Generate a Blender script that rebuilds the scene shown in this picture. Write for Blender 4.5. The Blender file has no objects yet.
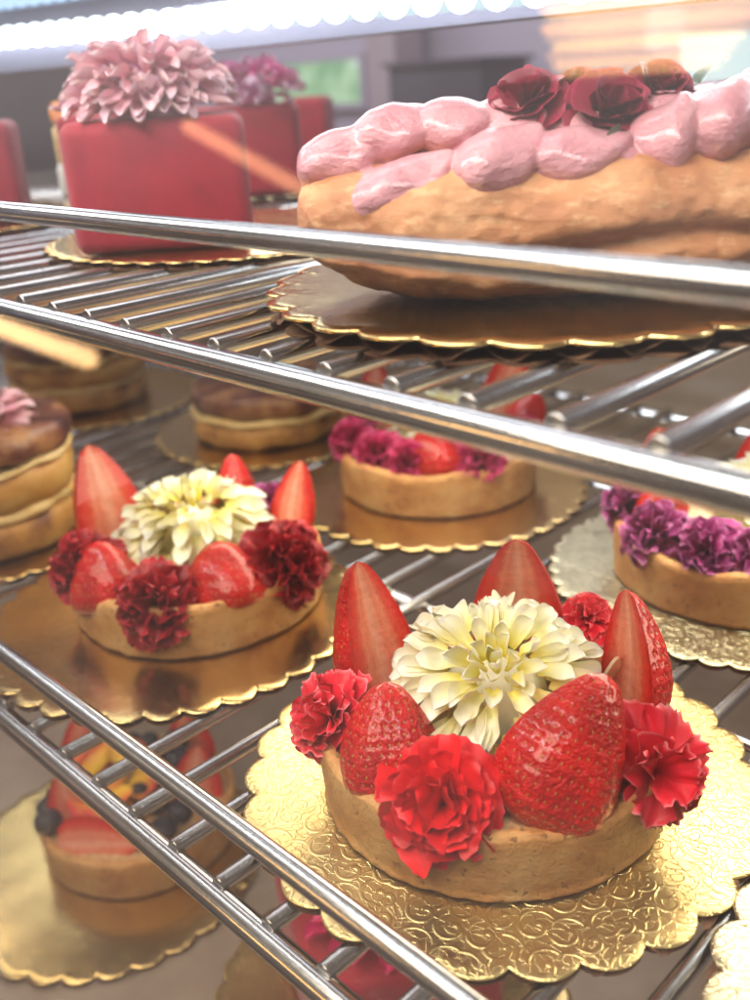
import bpy, bmesh, math, random
import numpy as np
from mathutils import Vector, Matrix, noise as mn
PI=math.pi; S=0.01                       # everything is written in centimetres
C=bpy.context.scene; col=C.collection
random.seed(7)

# ---------------------------------------------------------------- scene objects
def tag(o,label=None,cat=None,group=None,kind=None):
    if label: o['label']=label
    if cat: o['category']=cat
    if group: o['group']=group
    if kind: o['kind']=kind
    return o
def thing(name,loc,rz=0,label=None,cat=None,group=None):
    o=bpy.data.objects.new(name,None); col.objects.link(o)
    o.empty_display_size=.01
    o.location=Vector(loc)*S; o.rotation_euler=(0,0,rz)
    return tag(o,label,cat,group)
def smooth(me,on=True):
    me.polygons.foreach_set('use_smooth',[on]*len(me.polygons))
class MB:
    """collects verts / faces (cm), float attribute t, r per vertex, material index per face"""
    def __init__(s): s.v=[];s.f=[];s.t=[];s.r=[];s.m=[];s.sm=[]
    def add(s,verts,faces,mat=0,t=None,r=0.,sm=True,M=None):
        b=len(s.v)
        if M is not None: verts=[M@Vector(p) for p in verts]
        s.v+= [tuple(p) for p in verts]
        s.t+= (list(t) if t is not None else [0.]*len(verts))
        s.r+= (list(r) if hasattr(r,'__len__') else [r]*len(verts))
        s.f+= [tuple(b+i for i in f) for f in faces]; s.m+=[mat]*len(faces); s.sm+=[sm]*len(faces)
        return s
    def grid(s,fn,nu,nv,closed_u=False,mat=0,r=0.,sm=True,M=None,flip=False):
        vs=[];ts=[]
        for j in range(nv+1):
            for i in range(nu if closed_u else nu+1):
                u=i/nu;v=j/nv; p=fn(u,v); vs.append(p); ts.append(v)
        w=nu if closed_u else nu+1; fs=[]
        for j in range(nv):
            for i in range(nu):
                a=j*w+i; b=j*w+(i+1)%w; q=(a,b,b+w,a+w)
                fs.append(q[::-1] if flip else q)
        return s.add(vs,fs,mat,ts,r,sm,M)
    def box(s,lo,hi,mat=0,M=None):
        x0,y0,z0=lo;x1,y1,z1=hi
        v=[(x0,y0,z0),(x1,y0,z0),(x1,y1,z0),(x0,y1,z0),(x0,y0,z1),(x1,y0,z1),(x1,y1,z1),(x0,y1,z1)]
        f=[(0,3,2,1),(4,5,6,7),(0,1,5,4),(1,2,6,5),(2,3,7,6),(3,0,4,7)]
        return s.add(v,f,mat,None,0,False,M)
    def tube(s,p,q,r,n=20,mat=0,round_=.0):
        p=Vector(p);q=Vector(q);d=(q-p);L=d.length;d.normalize()
        a=d.orthogonal().normalized();b=d.cross(a)
        prof=[(0,0),(0,r-round_)]
        for k in range(1,4):
            t=k/3*PI/2; prof.append((round_*(1-math.cos(t)),r-round_+round_*math.sin(t)))
        prof+=[(L-x,y) for x,y in prof[::-1]]
        vs=[];
        for x,y in prof:
            for i in range(n):
                t=2*PI*i/n; vs.append(p+d*x+(a*math.cos(t)+b*math.sin(t))*y)
        fs=[]
        for j in range(len(prof)-1):
            for i in range(n):
                fs.append((j*n+i,j*n+(i+1)%n,(j+1)*n+(i+1)%n,(j+1)*n+i))
        return s.add(vs,fs,mat)
    def build(s,name,mats,parent=None,loc=(0,0,0),rot=(0,0,0),scale=1,label=None):
        me=bpy.data.meshes.new(name)
        me.from_pydata([(x*S,y*S,z*S) for x,y,z in s.v],[],s.f)
        me.polygons.foreach_set('use_smooth',s.sm)
        if not isinstance(mats,(list,tuple)): mats=[mats]
        for m in mats: me.materials.append(m)
        me.polygons.foreach_set('material_index',s.m)
        for nm,arr in (('t',s.t),('r',s.r)):
            at=me.attributes.new(nm,'FLOAT','POINT'); at.data.foreach_set('value',arr)
        me.update()
        o=bpy.data.objects.new(name,me); col.objects.link(o)
        if parent is not None: o.parent=parent
        o.location=Vector(loc)*S
        if isinstance(rot,Matrix): o.rotation_euler=rot.to_euler()
        else: o.rotation_euler=rot
        o.scale=(scale,)*3
        if label: o['label']=label
        return o
def copy_tree(o,parent=None):
    c=o.copy(); col.objects.link(c); c.parent=parent
    for ch in list(o.children): copy_tree(ch,c)
    return c
def axis_frame(d,up=(0,0,1)):
    """rotation whose z points along d and whose -y faces away from `up` hint (hint lies towards +y)"""
    z=Vector(d).normalized(); y=Vector(up)-z*z.dot(Vector(up)); y.normalize(); x=y.cross(z)
    return Matrix((x,y,z)).transposed()

# ---------------------------------------------------------------- materials
class NT:
    def __init__(s,name):
        s.m=bpy.data.materials.new(name); s.m.use_nodes=True; s.t=s.m.node_tree
        s.t.nodes.clear(); s.out=s.n('ShaderNodeOutputMaterial')
        s.b=s.n('ShaderNodeBsdfPrincipled'); s.l(s.b.outputs[0],s.out.inputs[0])
    def n(s,k,**kw):
        x=s.t.nodes.new(k)
        for a,b in kw.items(): setattr(x,a,b)
        return x
    def l(s,a,b): s.t.links.new(a,b)
    def coord(s,sc=(100,100,100),kind='Object'):
        if not hasattr(s,'_c'): s._c=s.n('ShaderNodeTexCoord')
        m=s.n('ShaderNodeMapping'); s.l(s._c.outputs[kind],m.inputs[0]); m.inputs['Scale'].default_value=sc; return m.outputs[0]
    def noise(s,scale,detail=4,rough=.55,vec=None,dist=0,out='Fac'):
        x=s.n('ShaderNodeTexNoise'); x.inputs['Scale'].default_value=scale; x.inputs['Detail'].default_value=detail
        x.inputs['Roughness'].default_value=rough; x.inputs['Distortion'].default_value=dist
        s.l(vec if vec is not None else s.coord(),x.inputs['Vector']); return x.outputs[out]
    def ramp(s,fac,stops,interp='LINEAR'):
        x=s.n('ShaderNodeValToRGB'); x.color_ramp.interpolation=interp; e=x.color_ramp.elements
        while len(e)<len(stops): e.new(.5)
        for k,(p,c) in enumerate(stops): e[k].position=p; e[k].color=(*c,1) if len(c)==3 else c
        s.l(fac,x.inputs[0]); return x.outputs[0]
    def attr(s,name):
        x=s.n('ShaderNodeAttribute'); x.attribute_name=name; return x.outputs['Fac']
    def math(s,op,a,b=None,c=None,clamp=False):
        x=s.n('ShaderNodeMath',operation=op); x.use_clamp=clamp
        for i,v in enumerate((a,b,c)):
            if v is None: continue
            if isinstance(v,(int,float)): x.inputs[i].default_value=v
            else: s.l(v,x.inputs[i])
        return x.outputs[0]
    def mix(s,f,a,b,mode='MIX'):
        x=s.n('ShaderNodeMix',data_type='RGBA',blend_type=mode)
        for k,v in ((0,f),(6,a),(7,b)):
            if isinstance(v,(int,float)): x.inputs[k].default_value=v
            elif isinstance(v,tuple): x.inputs[k].default_value=(*v,1)
            else: s.l(v,x.inputs[k])
        return x.outputs[2]
    def bump(s,h,dist,strength=1,prev=None):
        x=s.n('ShaderNodeBump'); x.inputs['Distance'].default_value=dist*S; x.inputs['Strength'].default_value=strength
        s.l(h,x.inputs['Height'])
        if prev is not None: s.l(prev,x.inputs['Normal'])
        s.l(x.outputs[0],s.b.inputs['Normal']); return x.outputs[0]
    def set(s,**kw):
        for k,v in kw.items():
            k=k.replace('_',' ')
            i=s.b.inputs[k]
            if isinstance(v,(int,float)): i.default_value=v
            elif isinstance(v,tuple): i.default_value=(*v,1) if len(v)==3 and i.type=='RGBA' else v
            else: s.l(v,i)
        return s
    def sss(s,w,rad,scale=.3):
        s.set(Subsurface_Weight=w,Subsurface_Radius=rad,Subsurface_Scale=scale*S); return s

def m_crust():
    k=NT('baked shortcrust'); n1=k.noise(.7,5); n2=k.noise(9,4,.7)
    c=k.ramp(n1,[(.32,(.48,.20,.06)),(.5,(.66,.33,.11)),(.68,(.74,.43,.17))])
    c=k.mix(k.ramp(k.noise(3.5,3),[(.62,(0,0,0)),(.72,(.45,.45,.45))]),c,(.42,.17,.05))
    pit=k.ramp(k.noise(4.5,4,.6),[(.30,(0,0,0)),(.38,(1,1,1))])
    k.set(Base_Color=k.mix(pit,(.33,.15,.06),c),Roughness=.52).sss(.12,(1,.5,.25),.15)
    b=k.bump(n2,.05,.8); b=k.bump(pit,.05,.8,b); k.bump(k.noise(2.2,4,.6),.10,.6,b); return k.m
def m_cream_fill():
    k=NT('almond cream'); n=k.noise(2.5,5)
    k.set(Base_Color=k.ramp(n,[(.35,(.50,.27,.12)),(.6,(.68,.45,.25)),(.75,(.78,.58,.38))]),Roughness=.3).sss(.2,(1,.6,.4),.2)
    k.bump(k.noise(4,4),.08,.7); return k.m
def m_berry_skin(dark=0.):
    k=NT('strawberry skin'); t=k.attr('t')
    base=k.ramp(k.noise(.8,3),[(.35,(.38,.001,.002)),(.65,(.62,.004,.003))])
    top=k.mix(k.ramp(t,[(.0,(1,1,1)),(.22,(0,0,0))]),base,(.58,.03,.015))
    k.set(Base_Color=top,Roughness=.42,Specular_IOR_Level=.3,Coat_Weight=.55,Coat_Roughness=.05).sss(.05,(1,.15,.08),.15)
    b=k.bump(k.noise(8,2),.10,1.); k.bump(k.noise(3.2,2),.07,.9,b); return k.m
def m_berry_flesh():
    k=NT('strawberry flesh'); r=k.attr('r')
    nz=k.math('MULTIPLY_ADD',k.noise(3.,4),.35,-.17)
    f=k.math('ADD',r,nz)
    c=k.ramp(f,[(.05,(.80,.36,.25)),(.28,(.74,.20,.12)),(.42,(.76,.24,.15)),(.6,(.68,.08,.045)),(.84,(.66,.018,.01)),(.95,(.50,.003,.003))])
    st=k.ramp(k.noise(1.,3,.6,vec=k.coord((90,90,420)),dist=.4),[(.38,(.62,.45,.42)),(.6,(1.,1.,1.))])
    c=k.mix(.28,c,st,'MULTIPLY')
    k.set(Base_Color=c,Roughness=.35,Specular_IOR_Level=.3,Coat_Weight=.35,Coat_Roughness=.05).sss(.25,(1,.3,.2),.25)
    k.bump(k.noise(6,4),.06,.9); return k.m
def m_seed():
    k=NT('strawberry seed'); k.set(Base_Color=(.42,.16,.03),Roughness=.3); return k.m
def m_petal(name,edge,mid,deep,rough=.5,trans=.0,edge_pos=.92,sss=.2,vein=8,bumpd=.02):
    k=NT(name); t=k.attr('t'); r=k.attr('r')
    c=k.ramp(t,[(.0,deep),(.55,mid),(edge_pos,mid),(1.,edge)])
    v=k.noise(1.4,4)
    c=k.mix(k.ramp(v,[(.35,(.25,.25,.25)),(.6,(0,0,0))]),c,deep)
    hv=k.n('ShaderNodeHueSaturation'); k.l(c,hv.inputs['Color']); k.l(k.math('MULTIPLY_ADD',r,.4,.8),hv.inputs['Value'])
    k.set(Base_Color=hv.outputs[0],Roughness=rough,Sheen_Weight=.04).sss(sss,(1,.4,.3),.12)
    k.bump(k.noise(vein,3,.6),bumpd,.6); return k.m
def m_dahlia(name,tip,mid,deep,mix_r=True):
    k=NT(name); t=k.attr('t'); r=k.attr('r')      # t along the petal, r = how central the petal is (0 centre .. 1 outside)
    f=k.math('ADD',k.math('MULTIPLY',t,.75),k.math('MULTIPLY',r,.42))
    f=k.math('ADD',f,k.math('MULTIPLY_ADD',k.noise(1.,2),.3,-.15))
    c=k.ramp(f,[(.12,deep),(.52,mid),(.92,tip),(1.,tip)])
    k.set(Base_Color=c,Roughness=.5).sss(.55,(1,.85,.6),.25)
    k.bump(k.noise(6,3),.015,.5); return k.m
def m_foil(name,base,rough=.27,emboss=True,tint=None,sc=.62):
    k=NT(name)
    n=k.noise(1.2,3)
    k.set(Base_Color=k.ramp(n,[(.3,tuple(x*.92 for x in base)),(.7,base)]),Metallic=1.,Roughness=k.math('MULTIPLY_ADD',k.noise(3,3),.16,rough-.08))
    if emboss:
        sc=sc*1.85; vec=k.coord(); vo=k.n('ShaderNodeTexVoronoi'); vo.inputs['Scale'].default_value=sc; k.l(vec,vo.inputs['Vector'])
        vo.inputs['Randomness'].default_value=.85; vo.voronoi_dimensions='2D'
        sub=k.n('ShaderNodeVectorMath',operation='SUBTRACT'); k.l(vec,sub.inputs[0]); k.l(vo.outputs['Position'],sub.inputs[1])
        sp=k.n('ShaderNodeSeparateXYZ'); k.l(sub.outputs[0],sp.inputs[0])
        at=k.math('ARCTAN2',sp.outputs[1],sp.outputs[0])
        ln=k.n('ShaderNodeVectorMath',operation='LENGTH'); k.l(sub.outputs[0],ln.inputs[0])
        a=k.math('SINE',k.math('ADD',k.math('MULTIPLY',ln.outputs['Value'],20.),at))
        v2=k.n('ShaderNodeTexVoronoi'); v2.inputs['Scale'].default_value=sc*2.7; v2.voronoi_dimensions='2D'; v2.feature='DISTANCE_TO_EDGE'
        wv=k.n('ShaderNodeVectorMath',operation='ADD'); k.l(vec,wv.inputs[0]); 
        nz=k.noise(1.1,2,out='Color'); sc_=k.n('ShaderNodeVectorMath',operation='SCALE'); sc_.inputs['Scale'].default_value=.9; k.l(nz,sc_.inputs[0]); k.l(sc_.outputs[0],wv.inputs[1])
        k.l(wv.outputs[0],v2.inputs['Vector'])
        leaf=k.ramp(v2.outputs['Distance'],[(.0,(1,1,1)),(.09,(.0,.0,.0))])
        sw=k.ramp(a,[(.55,(0,0,0)),(.85,(1,1,1))])
        h=k.math('MAXIMUM',k.math('MULTIPLY',sw,1.),k.math('MULTIPLY',leaf,.55))
        b=k.bump(h,.02,.75); k.bump(k.noise(14,3,.7),.012,.5,b)
    else:
        k.bump(k.noise(2.5,3),.03,.4)
    return k.m
def m_metal(name,base=(.62,.62,.63),rough=.16,aniso=True):
    k=NT(name)
    st=k.noise(1,3,.6,vec=k.coord((12,900,900)))
    k.set(Base_Color=k.ramp(k.noise(.25,4),[(.3,tuple(x*.82 for x in base)),(.7,base)]),Metallic=1.,
          Roughness=k.math('MULTIPLY_ADD',st,.14,rough-.05))
    k.bump(k.noise(1.2,3),.02,.35); return k.m
def m_simple(name,a,b,scale,rough=.5,bump=.03,bs=None,metal=0,sss=0,coat=0,detail=4):
    k=NT(name); k.set(Base_Color=k.ramp(k.noise(scale,detail),[(.35,a),(.65,b)]),Roughness=rough,Metallic=metal,Coat_Weight=coat)
    if sss: k.sss(sss,(1,.5,.35),.3)
    if bump: k.bump(k.noise(bs or scale*3,4,.6),bump,.7)
    return k.m
def m_emit(name,c,st,tex=None):
    k=NT(name); k.set(Base_Color=(0,0,0),Emission_Color=c,Emission_Strength=st); return k.m
def m_glass():
    k=NT('thin case glass'); k.t.nodes.remove(k.b)
    tr=k.n('ShaderNodeBsdfTransparent'); tr.inputs[0].default_value=(.975,.985,.98,1)
    gl=k.n('ShaderNodeBsdfGlossy'); gl.inputs['Roughness'].default_value=.02
    fr=k.n('ShaderNodeFresnel'); ge=k.n('ShaderNodeNewGeometry'); k.l(k.math('MULTIPLY_ADD',ge.outputs['Backfacing'],1/1.5-1.5,1.5),fr.inputs[0])
    mx=k.n('ShaderNodeMixShader'); k.l(fr.outputs[0],mx.inputs[0]); k.l(tr.outputs[0],mx.inputs[1]); k.l(gl.outputs[0],mx.inputs[2])
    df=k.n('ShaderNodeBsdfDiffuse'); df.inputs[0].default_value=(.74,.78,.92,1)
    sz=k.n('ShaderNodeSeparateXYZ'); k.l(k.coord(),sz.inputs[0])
    glare_haze=k.ramp(k.math('MULTIPLY_ADD',sz.outputs[2],.05,.55),[(.0,(.022,.022,.022)),(.16,(.005,.005,.005)),(.40,(.006,.006,.006)),(.56,(.048,.048,.048))])  # glare haze painted in as a diffuse film, graded by height
    a=k.math('MULTIPLY',k.ramp(k.noise(.16,4,.6),[(.3,(.55,.55,.55)),(.7,(1.3,1.3,1.3))]),glare_haze); sp=k.ramp(k.noise(9.,2,.5),[(.76,(0,0,0)),(.82,(.2,.2,.2))])
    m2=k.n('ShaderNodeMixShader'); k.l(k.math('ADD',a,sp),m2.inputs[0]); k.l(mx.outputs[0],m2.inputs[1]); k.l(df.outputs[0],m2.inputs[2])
    k.l(m2.outputs[0],k.out.inputs[0]); return k.m

M=dict(
 crust=m_crust(), fill=m_cream_fill(), skin=m_berry_skin(), flesh=m_berry_flesh(), seed=m_seed(),
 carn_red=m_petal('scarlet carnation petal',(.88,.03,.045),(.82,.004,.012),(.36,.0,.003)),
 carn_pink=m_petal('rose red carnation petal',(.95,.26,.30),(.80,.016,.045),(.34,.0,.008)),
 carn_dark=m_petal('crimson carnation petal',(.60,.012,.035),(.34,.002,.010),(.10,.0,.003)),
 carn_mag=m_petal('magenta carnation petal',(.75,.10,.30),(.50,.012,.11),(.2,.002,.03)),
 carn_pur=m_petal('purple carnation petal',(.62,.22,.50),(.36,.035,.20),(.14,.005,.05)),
 rose=m_petal('rose petal',(.42,.02,.08),(.24,.006,.03),(.06,.001,.008)),
 dahlia=m_dahlia('cream dahlia petal',(.99,.95,.87),(.99,.93,.68),(.98,.86,.12)),
 dahlia2=m_dahlia('yellow dahlia petal',(.99,.94,.85),(.98,.92,.62),(.94,.82,.08)),
 mum=m_dahlia('pink dahlia petal',(.86,.60,.66),(.80,.44,.52),(.66,.24,.38)),
 mum2=m_dahlia('magenta dahlia petal',(.94,.74,.82),(.90,.38,.62),(.80,.10,.42)),
 pansy=m_dahlia('yellow pansy petal',(.85,.05,.10),(.85,.45,.03),(.85,.62,.03)),
 gold=m_foil('embossed gold foil',(.96,.74,.33),.34), gold_flat=m_foil('smooth gold foil',(.90,.64,.27),.22,False),
 gold_pale=m_foil('pale gold foil',(.80,.74,.50),.30,True,sc=.8),
 card=m_simple('brown corrugated card',(.13,.06,.03),(.20,.10,.05),1.5,.8,.02),
 steel=m_metal('polished steel'), steel2=m_metal('shelf rung steel',(.55,.53,.52),.22),
 almond=m_simple('almond flake',(.72,.52,.30),(.85,.70,.48),2.,.4,.01,sss=.2),
 choux=None, pink=None,
 velvet=None, leaf=m_simple('rose leaf green',(.03,.06,.03),(.08,.12,.06),1.5,.4,.02),
 blue=m_simple('blueberry skin',(.010,.010,.02),(.035,.03,.055),2.,.45,.01),
 glass=m_glass(),
)
def m_choux():
    k=NT('baked choux'); a=k.noise(.45,6,.6,dist=.3); 
    c=k.ramp(a,[(.3,(.34,.12,.045)),(.5,(.46,.19,.075)),(.7,(.55,.27,.125))])
    fl=k.ramp(k.noise(2.2,6,.7,vec=k.coord((60,60,140))),[(.52,(0,0,0)),(.7,(.6,.6,.6))])
    k.set(Base_Color=k.mix(fl,c,(.72,.46,.24)),Roughness=.6).sss(.1,(1,.5,.3),.2)
    b=k.bump(k.noise(1.6,7,.65,vec=k.coord((60,80,150))),.12,.8); k.bump(k.noise(14,4,.7),.03,.5,b); return k.m
M['choux']=m_choux()
k=NT('pink whipped cream'); k.set(Base_Color=k.ramp(k.noise(.8,3),[(.3,(.52,.21,.25)),(.7,(.62,.30,.33))]),Roughness=.3,Coat_Weight=.55,Coat_Roughness=.1).sss(.15,(1,.5,.45),.2)
b=k.bump(k.noise(1.6,5,.7,vec=k.coord((70,100,150))),.22,.9); k.bump(k.noise(7,3),.045,.8,b); M['pink']=k.m
k=NT('red velvet spray'); k.set(Base_Color=k.ramp(k.noise(.6,4),[(.3,(.28,.003,.018)),(.7,(.38,.005,.026))]),Roughness=.7,Sheen_Weight=.25)
k.bump(k.noise(22,3,.7),.03,.8); M['velvet']=k.m
# layered pastry
k=NT('griddled pastry side'); a=k.noise(.5,5)
k.set(Base_Color=k.ramp(a,[(.3,(.62,.38,.12)),(.5,(.55,.27,.07)),(.68,(.22,.08,.03))]),Roughness=.5).sss(.1,(1,.6,.3),.3); k.bump(k.noise(2,5),.1,.7); M['pastry']=k.m
k=NT('browned pastry top'); a=k.noise(.4,5)
k.set(Base_Color=k.ramp(a,[(.35,(.06,.02,.02)),(.5,(.19,.07,.04)),(.65,(.45,.22,.09))]),Roughness=.35); k.bump(k.noise(1.5,5),.12,.7); M['pastry_top']=k.m
M['custard']=m_simple('vanilla custard',(.66,.42,.15),(.84,.64,.32),.8,.4,.03,sss=.2)

# ---------------------------------------------------------------- pastry parts
def petal_fn(L,W,ruf,serr,k,ph,curl,cup,fan,rng,notch=.0):
    amps=[rng.uniform(.4,1) for _ in range(12)]
    def fn(u,v):
        x=2*u-1
        w=W*(fan+(1-fan)*v**.75)*(1-.25*max(0,v-.8)/.2*(1-fan))
        tooth=serr*abs(math.sin(u*PI*7+ph))*amps[int(u*11.99)]
        y=v*L*(1-.22*x*x*v)-tooth*max(0,v-.75)/.25*L
        z=cup*x*x*w + curl*L*v*v + ruf*math.sin(k*x+ph)*v*v + ruf*.4*math.sin(k*2.3*x+ph*2)*v**3
        return (x*w,z,y)         # width x, normal y, length z
    return fn
def carnation(R,n,mat,seed,res=(12,8),open_=100,ruf=.14,name='carnation',parent=None,loc=(0,0,0),axis=(0,0,1),label=None,serr=.12,tight=12,fan=.14,W=.55,ecc=None):
    rng=random.Random(seed); mb=MB()
    for i in range(n):
        f=(i+.5)/n; th=math.radians(tight+(open_-tight)*f**.85)+rng.uniform(-.14,.14); ph=i*2.399963+rng.uniform(-.35,.35)
        L=R*(.72+.33*f)*rng.uniform(.88,1.1); Wd=R*W*(.7+.5*f)*rng.uniform(.85,1.15)
        d=Vector((math.sin(th)*math.cos(ph),math.sin(th)*math.sin(ph),math.cos(th)))
        inward=Vector((-math.cos(th)*math.cos(ph),-math.cos(th)*math.sin(ph),math.sin(th)))
        side=inward.cross(d)
        rot=Matrix((side,inward,d)).transposed().to_4x4()
        rot=Matrix.Translation(Vector((0,0,.12*R*(1-f)-.15*R)))@rot@Matrix.Rotation(rng.uniform(-.35,.35),4,'Z')
        mb.grid(petal_fn(L,Wd,ruf*R,serr,rng.uniform(4,7),rng.uniform(0,6),-(.02+.3*f)*rng.uniform(.4,1.3),.35*rng.uniform(.4,1.4),fan,rng),*res,r=rng.random(),M=rot)
    fr=axis_frame(axis,(0,.3,1) if abs(Vector(axis).normalized().z)<.95 else (0,1,0))
    return mb.build(name,mat,parent,loc,fr,label=label)
def dahlia(R,n,mat,seed,res=(8,8),parent=None,loc=(0,0,0),axis=(0,0,1),label=None,name='dahlia',th0=3,th1=112,W=.2,flat=.82,power=.60,core=.5,lean=38,pinch=.55,curl0=0.,cupk=.55,lg=.26,dmax=128):
    """dome of overlapping spoon shaped petals"""
    rng=random.Random(seed); mb=MB(); q=R*core*.70
    mb.grid(lambda u,v:(q*math.sin(v*PI)*math.cos(u*2*PI),q*math.sin(v*PI)*math.sin(u*2*PI),-q*flat*math.cos(v*PI)),24,14,closed_u=True,r=.1)
    for i in range(n):
        f=(i+.5)/n; th=math.radians(th0+(th1-th0)*f**power)+rng.uniform(-.06,.06); ph=i*2.399963+rng.uniform(-.22,.22)
        g=min(1,f*9+.12)
        bp=Vector((math.sin(th)*math.cos(ph),math.sin(th)*math.sin(ph),math.cos(th)*flat))*R*core*(.84+.16*g)
        td=min(th+math.radians(lean*g+rng.uniform(-9,9)),math.radians(dmax))
        L=R*(.34+lg*g)*rng.uniform(.85,1.15)*(.72+.28*min(1,f*4)); Wd=R*W*(.55+.55*g)*rng.uniform(.85,1.15)
        d=Vector((math.sin(td)*math.cos(ph),math.sin(td)*math.sin(ph),math.cos(td)))
        inward=Vector((-math.cos(td)*math.cos(ph),-math.cos(td)*math.sin(ph),math.sin(td)))
        if td<.01: pass
        side=inward.cross(d)
        rot=Matrix.Translation(bp)@Matrix((side,inward,d)).transposed().to_4x4()@Matrix.Rotation(rng.uniform(-.28,.28),4,'Z')
        curl=rng.uniform(-.16,.20)+(.35*(1-g))+curl0; fold=cupk*rng.uniform(.6,1.5)*(1.6-.6*g); tw=rng.uniform(-.4,.4); pk=pinch*rng.uniform(.7,1.2); wv=rng.uniform(-.08,.08); ws=rng.uniform(2,4)
        def fn(u,v,L=L,Wd=Wd):
            x=2*u-1
            v=1-(1-v)**1.6; vt=.9-.22*pk
            if v>vt: w=max(0,1-((v-vt)/(1-vt))**2.2)**.5
            else: w=.42+.58*math.sin(v/vt*PI/2)
            w*=Wd
            z=fold*x*x*w+curl*L*v*v*(1-.5*v)+wv*L*math.sin(ws*v*3)*(1 if v>.3 else v/.3)
            xx=x*w*(1-.10*x*x); a=tw*v
            return (xx*math.cos(a)-z*math.sin(a),xx*math.sin(a)+z*math.cos(a),v*L*(1-.06*x*x))
        mb.grid(fn,*res,r=g*.55+.45*f,M=rot)
    fr=axis_frame(axis,(0,.3,1) if abs(Vector(axis).normalized().z)<.95 else (0,1,0))
    return mb.build(name,mat,parent,loc,fr,label=label)
PV=[0,.06,.16,.3,.45,.6,.75,.88,.96,1.]; PR=[.62,.86,.98,1.,.94,.81,.63,.43,.27,.05]
def prof(v): return float(np.interp(v,PV,PR))
def strawberry(base,apex,R,cut,seed,parent,hi=True,arc=PI,seeds=True,label=None,squash=1.):
    """half strawberry: cut face normal towards direction cut, rounded skin on the other side"""
    rng=random.Random(seed); base=Vector(base);apex=Vector(apex);L=(apex-base).length
    nu,nv=(64,60) if hi else (24,20)
    sp=[]
    if seeds:
        rows=12 if hi else 7
        for j in range(rows):
            v=.07+.86*j/(rows-1); n=max(2,int(prof(v)*R*arc/.30)); 
            for i in range(n):
                a=(i+.5*(j%2)+.25)/n*arc+rng.uniform(-.04,.04)
                if .03<a<arc-.03: sp.append((a,v+rng.uniform(-.012,.012)))
    bend=rng.uniform(-.12,.12)*R
    def P(a,v,off=0.):
        lump=1+.05*math.sin(2*a+seed)+.03*math.sin(5*a+3*v+seed)
        r=prof(v)*R*lump+off
        return Vector((r*math.cos(a)+bend*math.sin(PI*v),-r*math.sin(a)*squash,v*L))
    spos=np.array([P(a,v) for a,v in sp]) if sp else np.zeros((0,3))
    def skin(u,v):
        a=u*arc; p=P(a,v)
        if hi and len(sp):
            d2=((spos-np.array(p))**2).sum(1).min(); edge=min(1,min(u,1-u)*14)
            dd=.065*math.exp(-d2/.0055)*edge
            p=P(a,v,-dd)
        return p
    mb=MB(); mb.grid(skin,nu,nv,mat=0,flip=True)
    # cut face (two half planes when arc < PI would leave an open wedge, so always a fan through the axis)
    for (a,fl) in ((0.,False),(arc,True)):
        vs=[];ts=[];rs=[];fs=[];m=12
        for j in range(nv+1):
            v=j/nv; e=P(a,v); ax=Vector((bend*math.sin(PI*v),-.02*R,v*L))
            for i in range(m+1):
                q=i/m; p=ax.lerp(e,q); p.y-= .10*R*math.sin(PI*v)*(1-q)**2*(1 if hi else 0) ; vs.append(p); rs.append(q)
        for j in range(nv):
            for i in range(m):
                k=j*(m+1)+i; f=(k,k+1,k+m+2,k+m+1); fs.append(f[::-1] if fl else f)
        mb.add(vs,fs,1,None,rs)
    # close the base
    ring=[P(i/nu*arc,0) for i in range(nu+1)]; mb.add(ring+[Vector((0,0,0))],[(i,i+1,nu+1) for i in range(nu)],1,None,[1.]*(nu+1)+[.3])
    for a,v in sp:
        c=P(a,v,-.05 if hi else -.01); n=(P(a,v,.1)-P(a,v,0)).normalized(); up=(P(a,min(1,v+.02))-P(a,v)).normalized(); s_=n.cross(up).normalized()
        vs=[];fs=[]
        for j in range(5):
            t=j/4*PI
            for i in range(6):
                b=i/6*2*PI; vs.append(c+up*(-.066*math.cos(t))+s_*(.034*math.sin(t)*math.cos(b))+n*(.03*math.sin(t)*math.sin(b)))
        for j in range(4):
            for i in range(6): fs.append((j*6+i,j*6+(i+1)%6,j*6+6+(i+1)%6,j*6+6+i))
        mb.add(vs,fs,2)
    fr=axis_frame(apex-base,cut)
    return mb.build('strawberry',[M['skin'],M['flesh'],M['seed']],parent,base,fr,label=label)
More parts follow.
